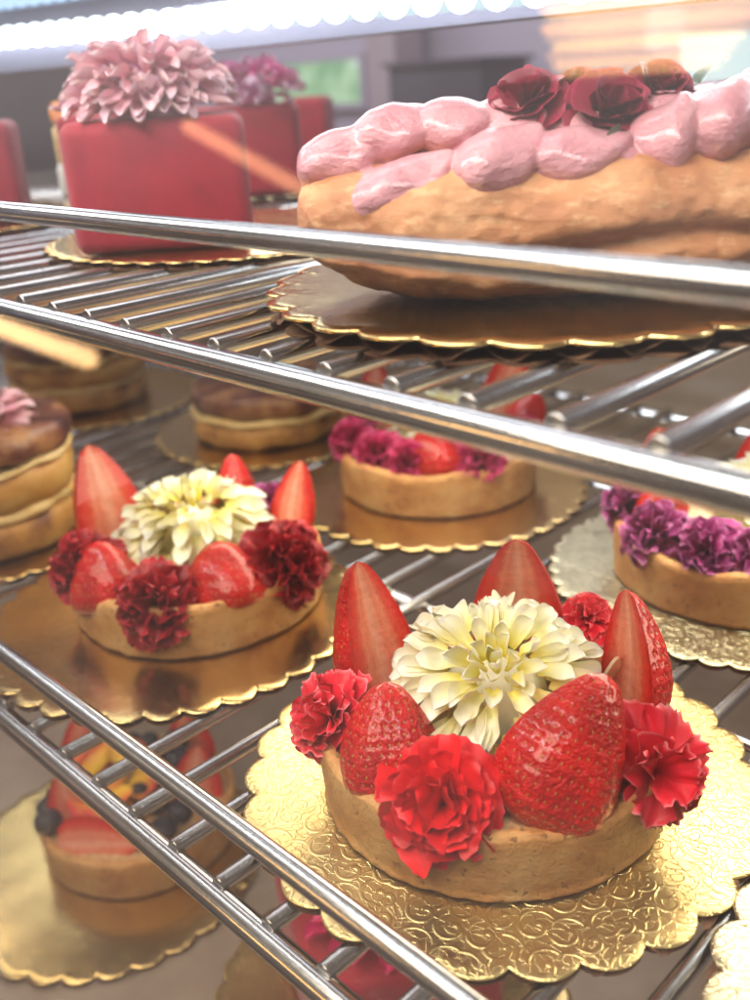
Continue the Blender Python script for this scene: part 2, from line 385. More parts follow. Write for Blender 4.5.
def crust(parent,R=5.5,H=2.4,seed=0,hi=True,th=.5):
    n=256 if hi else 96
    def nz(a,k,amp): return amp*mn.noise(Vector((math.cos(a)*k+seed*7.3,math.sin(a)*k,seed*1.7)))
    pr=[(R-.35,0.02),(R-.16,0.0),(R-.06,.10),(R-.10,.35),(R-.05,.8),(R-.02,1.3),(R,H-.35),(R-.03,H-.12),(R-.12,H-.02),(R-.25,H+.01),(R-th+.08,H-.03),(R-th,H-.15),(R-th-.04,H-.5)]
    def fn(u,v):
        a=u*2*PI; f=v*(len(pr)-1); i=min(int(f),len(pr)-2); f-=i
        r=pr[i][0]*(1-f)+pr[i+1][0]*f; z=pr[i][1]*(1-f)+pr[i+1][1]*f
        low=max(0,1-z/.35)
        r+=nz(a,2.2,.10)+nz(a,11,.05*(.3+low*1.6))+.022*mn.noise(Vector((a*9,z*3,seed)))
        if z>H-.6: z+=nz(a,2.6,.2)+nz(a,9,.12)+.05*mn.noise(Vector((a*14,r*3,seed)))
        elif z<.3: z=max(0.01,z+nz(a,14,.03))
        return (r*math.cos(a),r*math.sin(a),z)
    mb=MB(); mb.grid(fn,n,36 if hi else 14,closed_u=True,flip=False)
    c=mb.build('crust',M['crust'],parent)
    def ff(u,v):
        a=u*2*PI; r=(R-th+.02)*(1-v)+.01
        return (r*math.cos(a),r*math.sin(a),H-.30+.12*mn.noise(Vector((r*math.cos(a)*1.3,r*math.sin(a)*1.3,seed)))+.16*v)
    mb=MB(); mb.grid(ff,n//2,24,closed_u=True); mb.build('filling',M['fill'],parent)
    return c
def almonds(parent,spots,seed=1):
    rng=random.Random(seed)
    for (x,y,z,rx,ry,s) in spots:
        vs=[];fs=[]
        n=24
        for k in range(2):
            for i in range(n):
                a=i/n*2*PI; rr=1-.28*math.cos(a)*.6
                vs.append((.85*s*math.cos(a),.50*s*math.sin(a)*rr,(.05 if k else -.05)+.12*s*math.cos(a)**2))
        fs.append(tuple(range(n))[::-1]); fs.append(tuple(range(n,2*n)))
        for i in range(n): fs.append((i,(i+1)%n,n+(i+1)%n,n+i))
        mb=MB(); mb.add(vs,fs,0,sm=False); mb.build('almond_flake',M['almond'],parent,(x,y,z),(rx,ry,rng.uniform(0,6)))
def cake_board(name,loc,R,n,foil,label,seed=0,amp=.22,card=True,rz=0,group='gold cake boards',flute=.75):
    t=thing(name,loc,rz,label,'cake board',group)
    def rad(a): return R-amp+2*amp*abs(math.sin(n*a/2))**.7
    N=n*16
    def top(u,v):
        a=u*2*PI; r=rad(a)*(1-v)+.001
        z=.30+.05*math.exp(-((1-v)-.93)**2/.002)
        return (r*math.cos(a),r*math.sin(a),z)
    mb=MB()
    vs=[(0,0,.30)];ts=[0]
    rings=[.3,.6,.82,.9,.94,.97,.99,1.,1.]
    for k,q in enumerate(rings):
        for i in range(N):
            a=i/N*2*PI; r=rad(a)*q if q>.9 else (R*q)
            z=.30+(.035*math.exp(-((q-.955)/.02)**2))-(.02 if k==7 else 0)-(.05 if k==8 else 0)
            vs.append((r*math.cos(a),r*math.sin(a),z+.02*mn.noise(Vector((r*math.cos(a)*.5,r*math.sin(a)*.5,seed)))))
    fs=[(0,1+i,1+(i+1)%N) for i in range(N)]
    for k in range(len(rings)-1):
        for i in range(N):
            a=1+k*N+i;b=1+k*N+(i+1)%N; fs.append((a,a+N,b+N,b))
    mb.add(vs,fs); mb.build('foil_top',foil,t)
    # bottom liner and flutes
    mb=MB(); vs=[(0,0,.0)]+[(rad(i/N*2*PI)*.992*math.cos(i/N*2*PI),rad(i/N*2*PI)*.992*math.sin(i/N*2*PI),z) for z in (0.,.03) for i in range(N)]+[(0,0,.03)]
    fs=[(0,1+(i+1)%N,1+i) for i in range(N)]+[(1+i,1+(i+1)%N,1+N+(i+1)%N,1+N+i) for i in range(N)]+[(2*N+1,1+N+i,1+N+(i+1)%N) for i in range(N)]
    mb.add(vs,fs,sm=False); mb.build('base_liner',M['card'],t)
    mb=MB(); nx=400; vs=[];fs=[]
    for i in range(nx+1):
        x=(-1+2*i/nx)*(R-.25); yy=math.sqrt(max(0,(R-.18)**2-x*x)); z=.145+.10*math.sin(x*2*PI/flute)
        # edge follows the scallops
        for sgn in (-1,1):
            a=math.atan2(sgn*yy,x); r=rad(a)-.06; vs.append((r*math.cos(a) if False else x,sgn*math.sqrt(max(0,r*r-x*x)),z))
    for i in range(nx): fs.append((2*i,2*i+2,2*i+3,2*i+1))
    mb.add(vs,fs); mb.build('corrugated_core',M['card'],t)
    return t

# ---------------------------------------------------------------- the wire shelves
def wire_shelf(y,zr,x0,x1,depth,label,pitch,phase,rr=.28):
    t=thing('wire_shelf',(0,0,0),0,label,'shelf','wire shelves of the pastry case')
    MB().tube((x0,y,zr),(x1,y,zr),.42,28,round_=.05).build('front_rail',M['steel'],t)
    MB().tube((x0,y,zr+3.5),(x1,y,zr+3.5),.32,28,round_=.05).build('guard_rail',M['steel'],t)
    MB().tube((x0,y+depth,zr),(x1,y+depth,zr),.375,20).build('rear_rail',M['steel'],t)
    for x in (x0+.3,x1-.3): MB().tube((x,y,zr+.38),(x,y,zr+3.3),.25,16).build('upright',M['steel'],t)
    for q in (.36,.72): MB().tube((x0,y+depth*q,zr-.02),(x1,y+depth*q,zr-.02),.24,14).build('cross_bar',M['steel'],t)
    k0=math.ceil((x0-phase)/pitch)+1; proto=None; k=k0
    while phase+k*pitch<x1-1:
        x=phase+k*pitch
        if proto is None:
            proto=MB().tube((0,y+.10,zr+.375),(0,y+depth,zr+.375),rr,16,round_=.05).build('rung',M['steel2'],t); proto.location=(x*S,0,0)
        else:
            c=proto.copy(); col.objects.link(c); c.parent=t; c.location=(x*S,0,0)
        k+=1
    return t
ZT=-6.22; ZM=-21.03
wire_shelf(15.1,-6.79,-96,6,42,'upper shelf of bright steel wire with a raised guard rail, carrying the long choux pastry',2.245,-.553*15.1)
wire_shelf(11.3,-21.6,-96,8,46,'lower shelf of bright steel wire with a raised guard rail, carrying the round strawberry tarts',2.28,-1.3116*11.3)

# ---------------------------------------------------------------- boards on the lower shelf
cake_board('cake_board',(-16.2,20.4,ZM),8.05,27,M['gold'],'scalloped embossed gold board under the nearest strawberry tart, front centre',1,rz=.3)
cake_board('cake_board',(-33.4,19.6,ZM),7.95,34,M['gold_flat'],'smooth gold board under the crimson flower tart at the left of the lower shelf',2,rz=1.1)
cake_board('cake_board',(-33.6,37.3,ZM),7.9,34,M['gold_flat'],'gold board under the magenta flower tart behind the two front ones',3)
cake_board('cake_board',(-16.7,38.0,ZM),8.,44,M['gold_pale'],'pale gold board under the purple flower tart at the right edge',4,amp=.16)
cake_board('cake_board',(.15,20.6,ZM),8.,27,M['gold_pale'],'pale embossed board with nothing seen on it, cut off by the bottom right corner',5)
cake_board('cake_board',(-49.5,18.6,ZM),7.6,34,M['gold_flat'],'gold board under the layered pastry with a pink flower at the left edge',6)
cake_board('cake_board',(-66.,35.,ZM),7.6,34,M['gold_flat'],'gold board under the plain layered pastry at the far back left',7)
cake_board('cake_board',(-49.5,38.5,ZM),7.6,34,M['gold_flat'],'gold board under the small browned pastry behind the crimson flower tart',8)
ZB=ZM+.31

def tart(loc,rz,label,seed,hi=False):
    t=thing('strawberry_tart',loc,rz,label,'tart','round strawberry and flower tarts')
    crust(t,seed=seed,hi=hi); return t
# --- nearest tart
T=tart((-16.03,20.03,ZB),math.radians(38.5),'nearest strawberry tart in sharp focus, topped with a cream dahlia and scarlet carnations',3,True)
strawberry((-3.2,.9,1.8),(-4.3,2.1,6.6),1.75,(.95,-.55,.2),11,T,label='tall pale cut strawberry standing at the left')
strawberry((.85,3.9,1.9),(.8,4.4,6.3),1.65,(-.15,-1,.1),12,T,label='cut strawberry standing at the back')
strawberry((4.1,.6,1.9),(4.15,2.2,5.6),1.5,(-.9,-.35,.2),13,T,label='cut strawberry standing on the right')
strawberry((1.2,-3.75,1.6),(3.1,-2.3,5.4),1.85,(-.1,1,.2),14,T,label='large glossy strawberry half with its skin outward')
strawberry((-2.75,-2.9,1.6),(-3.1,-1.8,4.7),1.55,(-.0,1,.3),15,T,label='smaller dark strawberry half with its skin outward')
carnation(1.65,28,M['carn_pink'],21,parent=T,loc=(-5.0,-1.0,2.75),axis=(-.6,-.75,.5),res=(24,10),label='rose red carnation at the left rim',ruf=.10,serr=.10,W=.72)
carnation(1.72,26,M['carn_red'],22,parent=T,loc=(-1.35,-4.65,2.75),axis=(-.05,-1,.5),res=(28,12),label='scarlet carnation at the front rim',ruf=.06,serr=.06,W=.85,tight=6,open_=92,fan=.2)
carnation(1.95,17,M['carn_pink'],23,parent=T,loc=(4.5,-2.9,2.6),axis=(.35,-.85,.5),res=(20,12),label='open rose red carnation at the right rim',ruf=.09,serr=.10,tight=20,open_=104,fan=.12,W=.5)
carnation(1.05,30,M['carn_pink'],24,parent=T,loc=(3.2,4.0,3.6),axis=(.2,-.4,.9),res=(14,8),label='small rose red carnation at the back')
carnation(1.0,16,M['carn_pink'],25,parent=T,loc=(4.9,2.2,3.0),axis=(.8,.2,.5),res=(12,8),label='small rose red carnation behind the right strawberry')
dahlia(3.25,300,M['dahlia'],31,res=(10,12),parent=T,loc=(.05,-.1,3.0),axis=(.04,-.42,.91),label='cream white dahlia with a yellow heart',W=.105,lean=64,core=.74,pinch=.9,flat=.86,th1=122,dmax=172,lg=.17,curl0=-.05,cupk=.8,power=.66)
almonds(T,[(-.9,-2.9,2.55,.3,.2,1),(.3,-3.1,2.6,-.5,.3,1),(2.6,-.9,2.8,.8,.4,1),(3.2,.1,3.2,.9,.9,.9),(3.6,1.2,3.0,.5,1.1,.9),(2.7,1.9,3.3,.6,.4,.9),(-1.6,-2.3,2.6,-.4,0,.9),(2.9,-2.0,3.0,.2,.9,.8)])
# --- left tart
T=tart((-33.56,21.18,ZB),math.radians(58),'strawberry tart with dark crimson carnations and a yellow dahlia, left of the nearest tart',5)
strawberry((-3.3,1.6,1.9),(-4.0,3.2,6.6),1.7,(.6,-.9,.2),41,T,False,label='cut strawberry standing at the left')
strawberry((2.2,3.8,1.8),(2.3,4.4,4.9),1.1,(0,1,.2),42,T,False)
strawberry((4.1,.4,2.1),(5.2,1.8,5.1),1.2,(-.6,-.6,.3),43,T,False)
strawberry((1.0,-3.7,1.0),(.9,-2.6,3.7),2.05,(0,1,.3),44,T,False)
strawberry((-3.6,-2.3,1.2),(-3.9,-1.5,4.0),1.6,(0.2,1,.3),45,T,False)
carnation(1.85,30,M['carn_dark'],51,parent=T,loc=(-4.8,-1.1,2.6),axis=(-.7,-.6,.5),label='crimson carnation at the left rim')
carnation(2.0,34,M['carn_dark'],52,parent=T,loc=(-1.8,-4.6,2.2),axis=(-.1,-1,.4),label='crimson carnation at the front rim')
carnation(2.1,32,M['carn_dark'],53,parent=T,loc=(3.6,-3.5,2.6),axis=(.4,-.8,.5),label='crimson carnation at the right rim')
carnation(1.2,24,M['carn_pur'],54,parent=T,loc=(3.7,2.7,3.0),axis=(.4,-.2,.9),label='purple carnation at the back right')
dahlia(3.4,220,M['dahlia2'],55,parent=T,loc=(.1,.3,2.7),axis=(.05,-.2,1),label='yellow white dahlia with loose petals',W=.11,lean=62,pinch=1.1,core=.72,curl0=-.05,dmax=165,lg=.18,power=.64)
almonds(T,[(-2.2,-1.8,2.7,.4,.3,1.1),(-2.9,-.8,2.9,.3,.5,1),(-1.3,-2.5,2.6,-.3,.1,1)])
# --- tart behind
T=tart((-34.15,37.92,ZB),math.radians(42),'strawberry tart with bright magenta carnations, seen through the upper shelf behind the nearest tart',7)
strawberry((3.0,2.2,2.0),(5.1,4.2,7.4),1.5,(-.5,-.9,.2),61,T,False,label='cut strawberry leaning to the right')
strawberry((-3.4,2.6,2.0),(-3.4,4.2,6.0),1.3,(.3,-.9,.2),62,T,False)
strawberry((-.2,-3.5,1.6),(-.2,-2.6,4.4),1.7,(0,1,.2),63,T,False)
strawberry((4.6,.9,2.0),(5.6,1.6,4.4),1.3,(0,1,.2),64,T,False)
for i,(x,y,z,r) in enumerate([(-4.9,-.9,2.9,1.5),(-3.2,-3.0,2.7,1.6),(-1.5,-3.9,2.6,1.5),(2.2,-4.1,2.7,1.6),(-4.3,1.6,3.0,1.4),(5.0,-.6,2.8,1.2)]):
    carnation(r,30,M['carn_mag'],70+i,parent=T,loc=(x,y,z),axis=(x*.2,y*.2-.3,.6),res=(10,7))
dahlia(2.7,70,M['dahlia2'],77,parent=T,loc=(0,1.0,2.7),axis=(0,-.15,1),label='yellow dahlia')
# --- right tart
T=tart((-16.6,38.1,ZB),math.radians(26),'strawberry tart ringed with purple carnations, cut off by the right edge',9)
strawberry((-3.6,1.9,2.0),(-3.9,3.0,5.4),1.3,(.3,-.9,.2),81,T,False)
strawberry((.5,3.4,2.2),(2.2,4.4,6.6),1.5,(-.6,-.9,.2),82,T,False,label='cut strawberry standing at the back')
strawberry((-3.3,-1.4,1.7),(-3.3,-.6,4.4),1.3,(0,1,.3),83,T,False)
strawberry((2.4,-3.3,1.6),(2.4,-2.5,4.2),1.5,(0,1,.3),84,T,False)
for i,(x,y,z,r) in enumerate([(-4.9,-.2,2.8,1.6),(-3.6,-3.0,2.7,1.7),(-1.5,-4.0,2.6,1.7),(.8,-4.4,2.7,1.6),(3.6,-3.2,2.6,1.7),(-4.6,1.7,3.0,1.2)]):
    carnation(r,28,M['carn_pur'],90+i,parent=T,loc=(x,y,z),axis=(x*.2,y*.2-.2,.7),res=(10,7),open_=95)
dahlia(2.9,80,M['dahlia2'],97,parent=T,loc=(.6,.4,2.8),axis=(0,-.2,1),label='yellow dahlia')
almonds(T,[(-2.4,-.6,3.2,.4,.2,1.6),(-2.6,.4,3.5,.2,.5,1.5),(-2.0,-1.4,3.0,.1,.4,1.5)])

# --- layered pastries
def layered(loc,R,hs,label,seed,rz=0,name='layered_pastry',top=True):
    t=thing(name,loc,rz,label,'pastry','round browned layered pastries'); z=0; rng=random.Random(seed)
    for k,h in enumerate(hs):
        bread=(k%2==0); last=k==len(hs)-1; RR=(R if bread else R-.15)*rng.uniform(.97,1.02)
        def fn(u,v,z=z,h=h,RR=RR,k=k):
            a=u*2*PI; w=v*PI; 
            if v<.12: r=RR*(v/.12)*.85; zz=0
            elif v>.88: r=RR*((1-v)/.12)*.85; zz=h+.15*math.cos((1-v)/.12*PI/2)
            else:
                q=(v-.12)/.76; r=RR*(.85+.15*math.sin(q*PI)**.6); zz=h*(.5-.5*math.cos(q*PI))
            r+=.34*mn.noise(Vector((math.cos(a)*2,math.sin(a)*2,k*3+seed)))*min(1,r)
            return (r*math.cos(a),r*math.sin(a),z+zz+.30*mn.noise(Vector((r*math.cos(a)*.6,r*math.sin(a)*.6,k*5+seed))))
        mb=MB(); mb.grid(fn,72,30,closed_u=True)
        mb.build('pastry_layer' if bread else 'custard_layer',M['pastry_top'] if (last and top) else (M['pastry'] if bread else M['custard']),t)
        z+=h*.93
    return t,z
t,z=layered((-48.45,18.25,ZB),5.,[1.9,.7,1.9,.5,1.5],'layered browned pastry topped with a pink flower at the left edge of the lower shelf',3)
dahlia(2.7,50,M['mum'],101,parent=t,loc=(1.4,.2,z-.2),axis=(0,-.3,1),label='pale pink flower')
layered((-66.5,34.0,ZB),5.,[1.6,.6,1.5,.5,1.2],'plain layered pastry farthest back at the left, behind the one with a pink flower',5)
layered((-49.25,38.13,ZB),5.,[1.5,.6,1.4],'low browned pastry between the far left pastry and the magenta flower tart',8)

# ---------------------------------------------------------------- upper shelf
ZE=ZT+.01
bd=cake_board('cake_board',(-17.84,24.53,ZE),8.05,27,M['gold_flat'],'thick corrugated gold board under the long choux pastry',11,rz=.785,amp=.22,flute=1.5); bd.scale=(1,1,1.75)
E_=thing('choux_pastry',(-16.85,24.24,ZE+.53),math.radians(44.8),'long golden choux pastry piped with pink cream and topped with dark red roses, upper right','pastry')
def log():
    X0,X1=-7.4,10.6
    def fn(u,v):
        a=u*2*PI; s=2*v-1; x=(X0+X1)/2+(X1-X0)/2*math.sin(s*PI/2)*1.
        e=math.cos(s*PI/2)**.32 if abs(s)<1 else 0
        cy,cz=math.cos(a),math.sin(a)
        w=3.5*(1+.04*math.sin(x*1.1)); up=2.05; 
        y=w*e*(abs(cy)**.85*(1 if cy>0 else -1))
        z=1.95+up*e*(abs(cz)**.85*(1 if cz>0 else -1));y-=.75
        if z<2.1: y*=1-.04*(2.1-z)/2.1
        # crease between the two halves of the bake
        zc=1.55+.25*math.sin(x*.6); cr=math.exp(-((z-zc)/.28)**2)
        y*=1-.11*cr
        x+= .9*max(0,min(1,(1.7-z)/.8))*max(0,1-(x-X0)/4)
        p=Vector((x,y,z)); d=.22*mn.fractal(Vector((x*.40,y*.5,z*.6)),1.1,2.,4)+.05*mn.noise(p*3.2)
        n=Vector((0,cy,cz)); p+=n*d*min(1,e*1.5)
        if p.z<.02: p.z=.02
        return p
    mb=MB(); mb.grid(fn,200,240,closed_u=True,flip=True); return mb.build('choux_shell',M['choux'],E_)
log()
def cream(blobs):
    mb=MB()
    for (x,y,z,rx,ry,rz_,tilt,seed) in blobs:
        z-=.30; rz_*=.86; ry*=1.25; rx*=1.08; tilt*=.8; y-=.15
        rng=random.Random(seed); R=Matrix.Translation((x,y,z))@Matrix.Rotation(-tilt,4,'Y')@Matrix.Rotation(rng.uniform(-.2,.2),4,'Z')
        def fn(u,v):
            a=u*2*PI; w=v*PI; s=-math.cos(w); r=math.sin(w)**.8*(1-.28*s)       # fat at -x, tail at +x
            rid=1+.06*math.sin(a*3+s*3.5+seed)
            tail=max(0,s-.45)**2*1.3
            return (rx*s*1.02,ry*r*rid*math.cos(a),rz_*r*rid*math.sin(a)+rz_*tail*.9+.06*mn.noise(Vector((s*3,a,seed))))
        mb.grid(fn,40,28,closed_u=True,M=R)
    o=mb.build('pink_cream',M['pink'],E_)
    m=o.modifiers.new('weld','REMESH'); m.mode='VOXEL'; m.voxel_size=.055*S; m.use_smooth_shade=True
    s=o.modifiers.new('soften','SMOOTH'); s.factor=.5; s.iterations=3
cream([(-4.6,-2.3,3.35,1.5,1.0,.92,.42,1),(-2.05,-2.35,3.9,1.25,1.05,1.0,.5,2),(.0,-2.35,3.95,1.25,1.0,.85,.12,3),(1.45,-2.3,3.6,.8,.8,.6,-.5,4),
       (2.35,-2.2,4.3,.95,.95,1.0,1.0,5),(3.75,-2.1,4.65,1.2,1.0,1.1,.75,6),(5.3,-2.1,4.8,1.2,1.0,1.05,.5,7),(7.0,-2.0,4.8,1.2,1.0,1.05,.3,27),
       (-6.0,-.6,4.1,1.25,1.1,.95,.35,8),(-4.5,-.4,4.65,1.3,1.1,.9,.25,9),(-2.9,-.4,4.75,1.2,1.1,.85,.1,10),(-1.2,-.2,4.6,1.3,1.2,.9,0,11),(.8,-.2,4.5,1.4,1.3,1.0,0,12),(2.8,-.2,4.6,1.4,1.3,1.0,0,13),(4.8,-.2,4.7,1.4,1.3,1.0,0,14),(7,-.2,4.7,1.4,1.3,1.0,0,24),
       (-5.0,1.3,3.9,1.4,1.,.9,0,15),(-2.4,1.4,3.9,1.4,1.,.9,0,16),(.4,1.5,3.9,1.4,1.,.9,0,17),(3.2,1.5,3.9,1.4,1.,.9,0,18),(6.2,1.5,3.9,1.4,1.,.9,0,19)])
def rose(R,loc,axis,seed):
    carnation(R,16,M['rose'],seed,name='rose',parent=E_,loc=loc,axis=axis,res=(12,10),serr=.0,ruf=.03,tight=4,open_=80,fan=.45,W=.75)
rose(1.15,(-1.1,-.9,4.9),(-.3,-.6,1),201); rose(1.25,(1.0,-1.6,4.6),(.1,-.9,.7),202); rose(1.1,(2.5,-.5,5.0),(.2,-.5,1),203); rose(1.0,(.4,-.2,5.0),(0,-.3,1),204)
def leaf(loc,rot,L,W):
    mb=MB()
    def fn(u,v):
        x=2*u-1; w=W*math.sin(PI*v**.8)**.8; return (x*w,v*L,.25*abs(x)*w-.15*L*v*v)
    mb.grid(fn,8,14); mb.build('leaf',M['leaf'],E_,loc,rot)
leaf((1.0,-2.7,4.4),(-1.5,.2,.9),1.3,.5); leaf((3.3,-1.5,5.2),(.6,-.3,-.9),1.4,.4)

def velvet_cake(loc,rz,label,flower,seed,W=7.9,H=5.1,group='red velvet cube cakes'):
    t=thing('cube_cake',loc,rz,label,'cake',group)
    bm=bmesh.new(); bmesh.ops.create_cube(bm,size=1)
    for v in bm.verts: v.co=Vector((v.co.x*W,v.co.y*W,(v.co.z+.5)*H))*S
    bmesh.ops.bevel(bm,geom=[e for e in bm.edges],offset=.6*S,segments=5,affect='EDGES',profile=.5)
    me=bpy.data.meshes.new('velvet_shell'); bm.to_mesh(me); bm.free(); smooth(me,False); me.materials.append(M['velvet'])
    for p in me.polygons: p.use_smooth=True
    o=bpy.data.objects.new('velvet_shell',me); col.objects.link(o); o.parent=t
    if flower: dahlia(flower[0],flower[1],flower[2],seed,name='flower',parent=t,loc=(flower[3],flower[4],H+.35),axis=(0,-.15,1),W=.115,flat=.9,th1=80,lean=42,dmax=100,core=.68,pinch=1.1,cupk=.8)
    return t
cake_board('cake_board',(-37.5,28.0,ZE),8.2,42,M['gold_flat'],'gold board under the large red cake with the big pink dahlia',12,rz=.2)
cake_board('cake_board',(-53.5,43.5,ZE),8.2,42,M['gold_pale'],'pale gold board under the red cake behind the large one',13)
cake_board('cake_board',(-58.5,23.5,ZE),8.2,42,M['gold_flat'],'gold board under the red cake at the far left of the upper shelf',14)
def corner_cake(FR,ang,Wc,*args,**kw):
    a=math.radians(ang); ux=Vector((math.cos(a),math.sin(a))); vy=Vector((-math.sin(a),math.cos(a))); c=Vector(FR)-ux*Wc/2+vy*Wc/2
    velvet_cake((c.x,c.y,ZE+.31),a,*args,W=Wc,**kw)
corner_cake((-32.7,25.5),52,7.25,'large red cube cake crowned with a big pale pink dahlia, upper left',(3.0,150,M['mum'],-.2,-.6),301)
corner_cake((-45.8,39.8),49,7.25,'red cube cake with a hot pink flower, right behind the large one',(2.5,80,M['mum2'],1.1,-.9),302)
corner_cake((-51.5,35.6),55,7.25,'red cube cake mostly hidden behind the left side of the large one',(3.0,60,M['mum2'],1.2,-.4),303)
corner_cake((-51.8,25.1),60,7.25,'red cube cake cut off by the left edge of the upper shelf',(3.0,50,M['mum2'],-1,0),304)
# small pastry glass between the cakes, far left
t=thing('layered_dessert',(-65.,36.5,ZE),0,'small white, yellow and orange layered dessert between the red cakes at the far left','dessert')
MB().tube((0,0,0),(0,0,2.2),1.9,32,round_=.3).build('white_layer',m_simple('white mousse',(.75,.74,.70),(.85,.84,.8),1.,.4,.02),t)
MB().tube((0,0,2.2),(0,0,4.6),1.8,32,round_=.2).build('yellow_layer',M['custard'],t)
MB().tube((0,0,4.6),(0,0,6.2),1.8,32,round_=.6).build('orange_layer',m_simple('orange glaze',(.75,.22,.06),(.85,.35,.12),1.,.3,.02),t)
# far cake at the back
velvet_cake((-69,61,ZE),.6,'small dusky red cake at the very back of the upper shelf',None,305,W=4,H=5.4)

# ---------------------------------------------------------------- bottom deck
ZD=-38.7
deckm=m_simple('brushed bronze deck',(.38,.29,.235),(.48,.38,.31),.3,.4,.01,metal=.4)
o=MB().box((-110,8,ZD-1),(12,62,ZD)).build('deck',deckm); tag(o,kind='structure')
cake_board('cake_board',(-41.4,18.0,ZD+.01),8.3,30,M['gold_flat'],'gold board under the berry tart on the bottom deck, lower left',21,amp=.18)
T=thing('berry_tart',(-41.84,20.45,ZD+.32),math.radians(64),'tart of strawberries and dark berries with a yellow flower on the bottom deck','tart')
crust(T,seed=15,hi=False)
strawberry((-4.4,-2.6,2.5),(-.4,-4.3,2.6),1.5,(-.3,-.8,.5),401,T,False,label='pale cut strawberry lying at the front')
strawberry((-3.4,-1.0,1.8),(-3.8,-.2,5.0),1.3,(0,-1,.3),402,T,False)
strawberry((3.2,-1.8,2.0),(3.6,-.6,5.0),1.4,(0,-1,.3),403,T,False)
strawberry((3.4,1.6,2.0),(3.2,2.4,5.4),1.4,(0,-1,.3),404,T,False)
strawberry((-2.4,2.6,2.2),(-2.4,3.6,6.0),1.4,(0,-1,.3),405,T,False)
dahlia(2.5,16,M['pansy'],406,name='pansy',parent=T,loc=(-1.2,.2,3.4),axis=(0,-.5,1),W=.4,th0=25,th1=80,lean=20,cupk=.15,label='yellow and red pansy')
rng=random.Random(5)
for (x,y,z) in [(.9,-1.9,3.0),(2.,-2.9,2.8),(1.9,-.8,3.5),(2.5,.4,3.7),(1.3,1.1,3.9),(2.6,1.4,4.2),(1.2,2.5,3.9),(.2,3.2,3.6),(-4.8,-.9,2.8),(-4.7,.2,2.8),(.9,-3.9,2.7),(3.9,.2,3.2),(-4.2,.8,3.0),(.1,-1.0,3.2)]:
    mb=MB(); r=rng.uniform(.58,.78)
    mb.grid(lambda u,v:(r*math.sin(v*PI)*math.cos(u*2*PI),r*math.sin(v*PI)*math.sin(u*2*PI),-r*.9*math.cos(v*PI)-(.18*math.exp(-((1-v)/.08)**2))),24,16,closed_u=True)
    mb.build('blueberry',M['blue'],T,(x,y,z))
cake_board('cake_board',(-23.6,21.9,ZD+.01),8.,30,M['gold_flat'],'gold board under the red cake on the bottom deck',22,amp=.18)
velvet_cake((-24.3,22.4,ZD+.32),math.radians(62),'deep pink red cube cake on the bottom deck, seen below the steel rails',(3.2,40,M['carn_mag'],0,-.5),306,W=8.4,H=5.2)

# ---------------------------------------------------------------- the case and what lies behind
backm=m_simple('warm grey steel panel',(.42,.34,.27),(.52,.44,.36),.08,.35,.0,metal=.3,detail=2)
o=MB().box((-110,61,ZD),(12,62,-7.5)).build('back_panel',backm); tag(o,kind='structure')
sidem=m_simple('dark side panel',(.16,.15,.17),(.2,.19,.21),.1,.4,0)
o=MB().box((-111,8,ZD),(-110,62,14)).build('side_panel',sidem); tag(o,kind='structure')
wallm=m_simple('lavender grey wall',(.40,.36,.48),(.48,.44,.56),.012,.8,0,detail=2)
o=MB().box((-420,170,-160),(160,172,130)).build('wall',wallm); tag(o,kind='structure')
o=MB().box((-421,-220,-160),(-419,172,130)).build('wall',wallm); tag(o,kind='structure')
floorm=m_simple('shop floor',(.20,.17,.15),(.26,.22,.19),.02,.5,0)
o=MB().box((-420,-220,-162),(160,172,-160)).build('floor',floorm); tag(o,kind='structure')
# glazed opening with foliage outside
def m_view(name,stops,sc,st):
    k=NT(name); c=k.ramp(k.noise(sc,2),stops); k.set(Base_Color=(0,0,0),Emission_Color=c,Emission_Strength=st); return k.m
def wall_window(px,z0,z1,x0,x1,mat,label):
    t=thing('shop_window',(0,0,0),0,label,'window','bright windows in the wall behind the case')
    MB().box((x0,168.6,z0),(x1,169.,z1)).build('pane',mat,t)
    f=MB(); w=1.5
    f.box((x0-w,168.2,z0-w),(x1+w,169.8,z0)); f.box((x0-w,168.2,z1),(x1+w,169.8,z1+w)); f.box((x0-w,168.2,z0-.01),(x0-.005,169.8,z1+.01)); f.box((x1+.005,168.2,z0-.01),(x1+w,169.8,z1+.01))
    f.build('frame',wallm,t)
green=m_view('foliage outside',[(.35,(.25,.50,.28)),(.5,(.50,.75,.45)),(.62,(.80,.98,.92))],.10,.9)
cool=m_view('daylight outside',[(.3,(.55,.85,.85)),(.7,(.85,1.,1.))],.05,1.0)
wall_window(0,-4,5,-203,-172,green,'wide window with green foliage, behind the right side of the red cakes')
wall_window(0,-8,7,-320,-298,cool,'narrow bright window at the far left behind the cakes')
wall_window(0,-3,4.5,-93,-76,cool,'bright window at the right, above the choux pastry')
dark=m_simple('dark shop furniture',(.06,.05,.08),(.09,.08,.11),.03,.6,0)
t=thing('shop_cabinet',(0,0,0),0,'dark blurred cabinet behind the choux pastry','cabinet'); MB().box((-145,150,-60),(-122,164,2.5)).build('carcass',dark,t); MB().box((-146,149,2.51),(-121,165,3.3)).build('top',dark,t)
t=thing('shop_pillar',(0,0,0),0,'pale pinkish pillar beside the dark cabinet','pillar'); MB().box((-157,156,-160),(-149,164,40)).build('shaft',m_simple('pink grey paint',(.38,.31,.37),(.43,.36,.42),.02,.7,0),t)

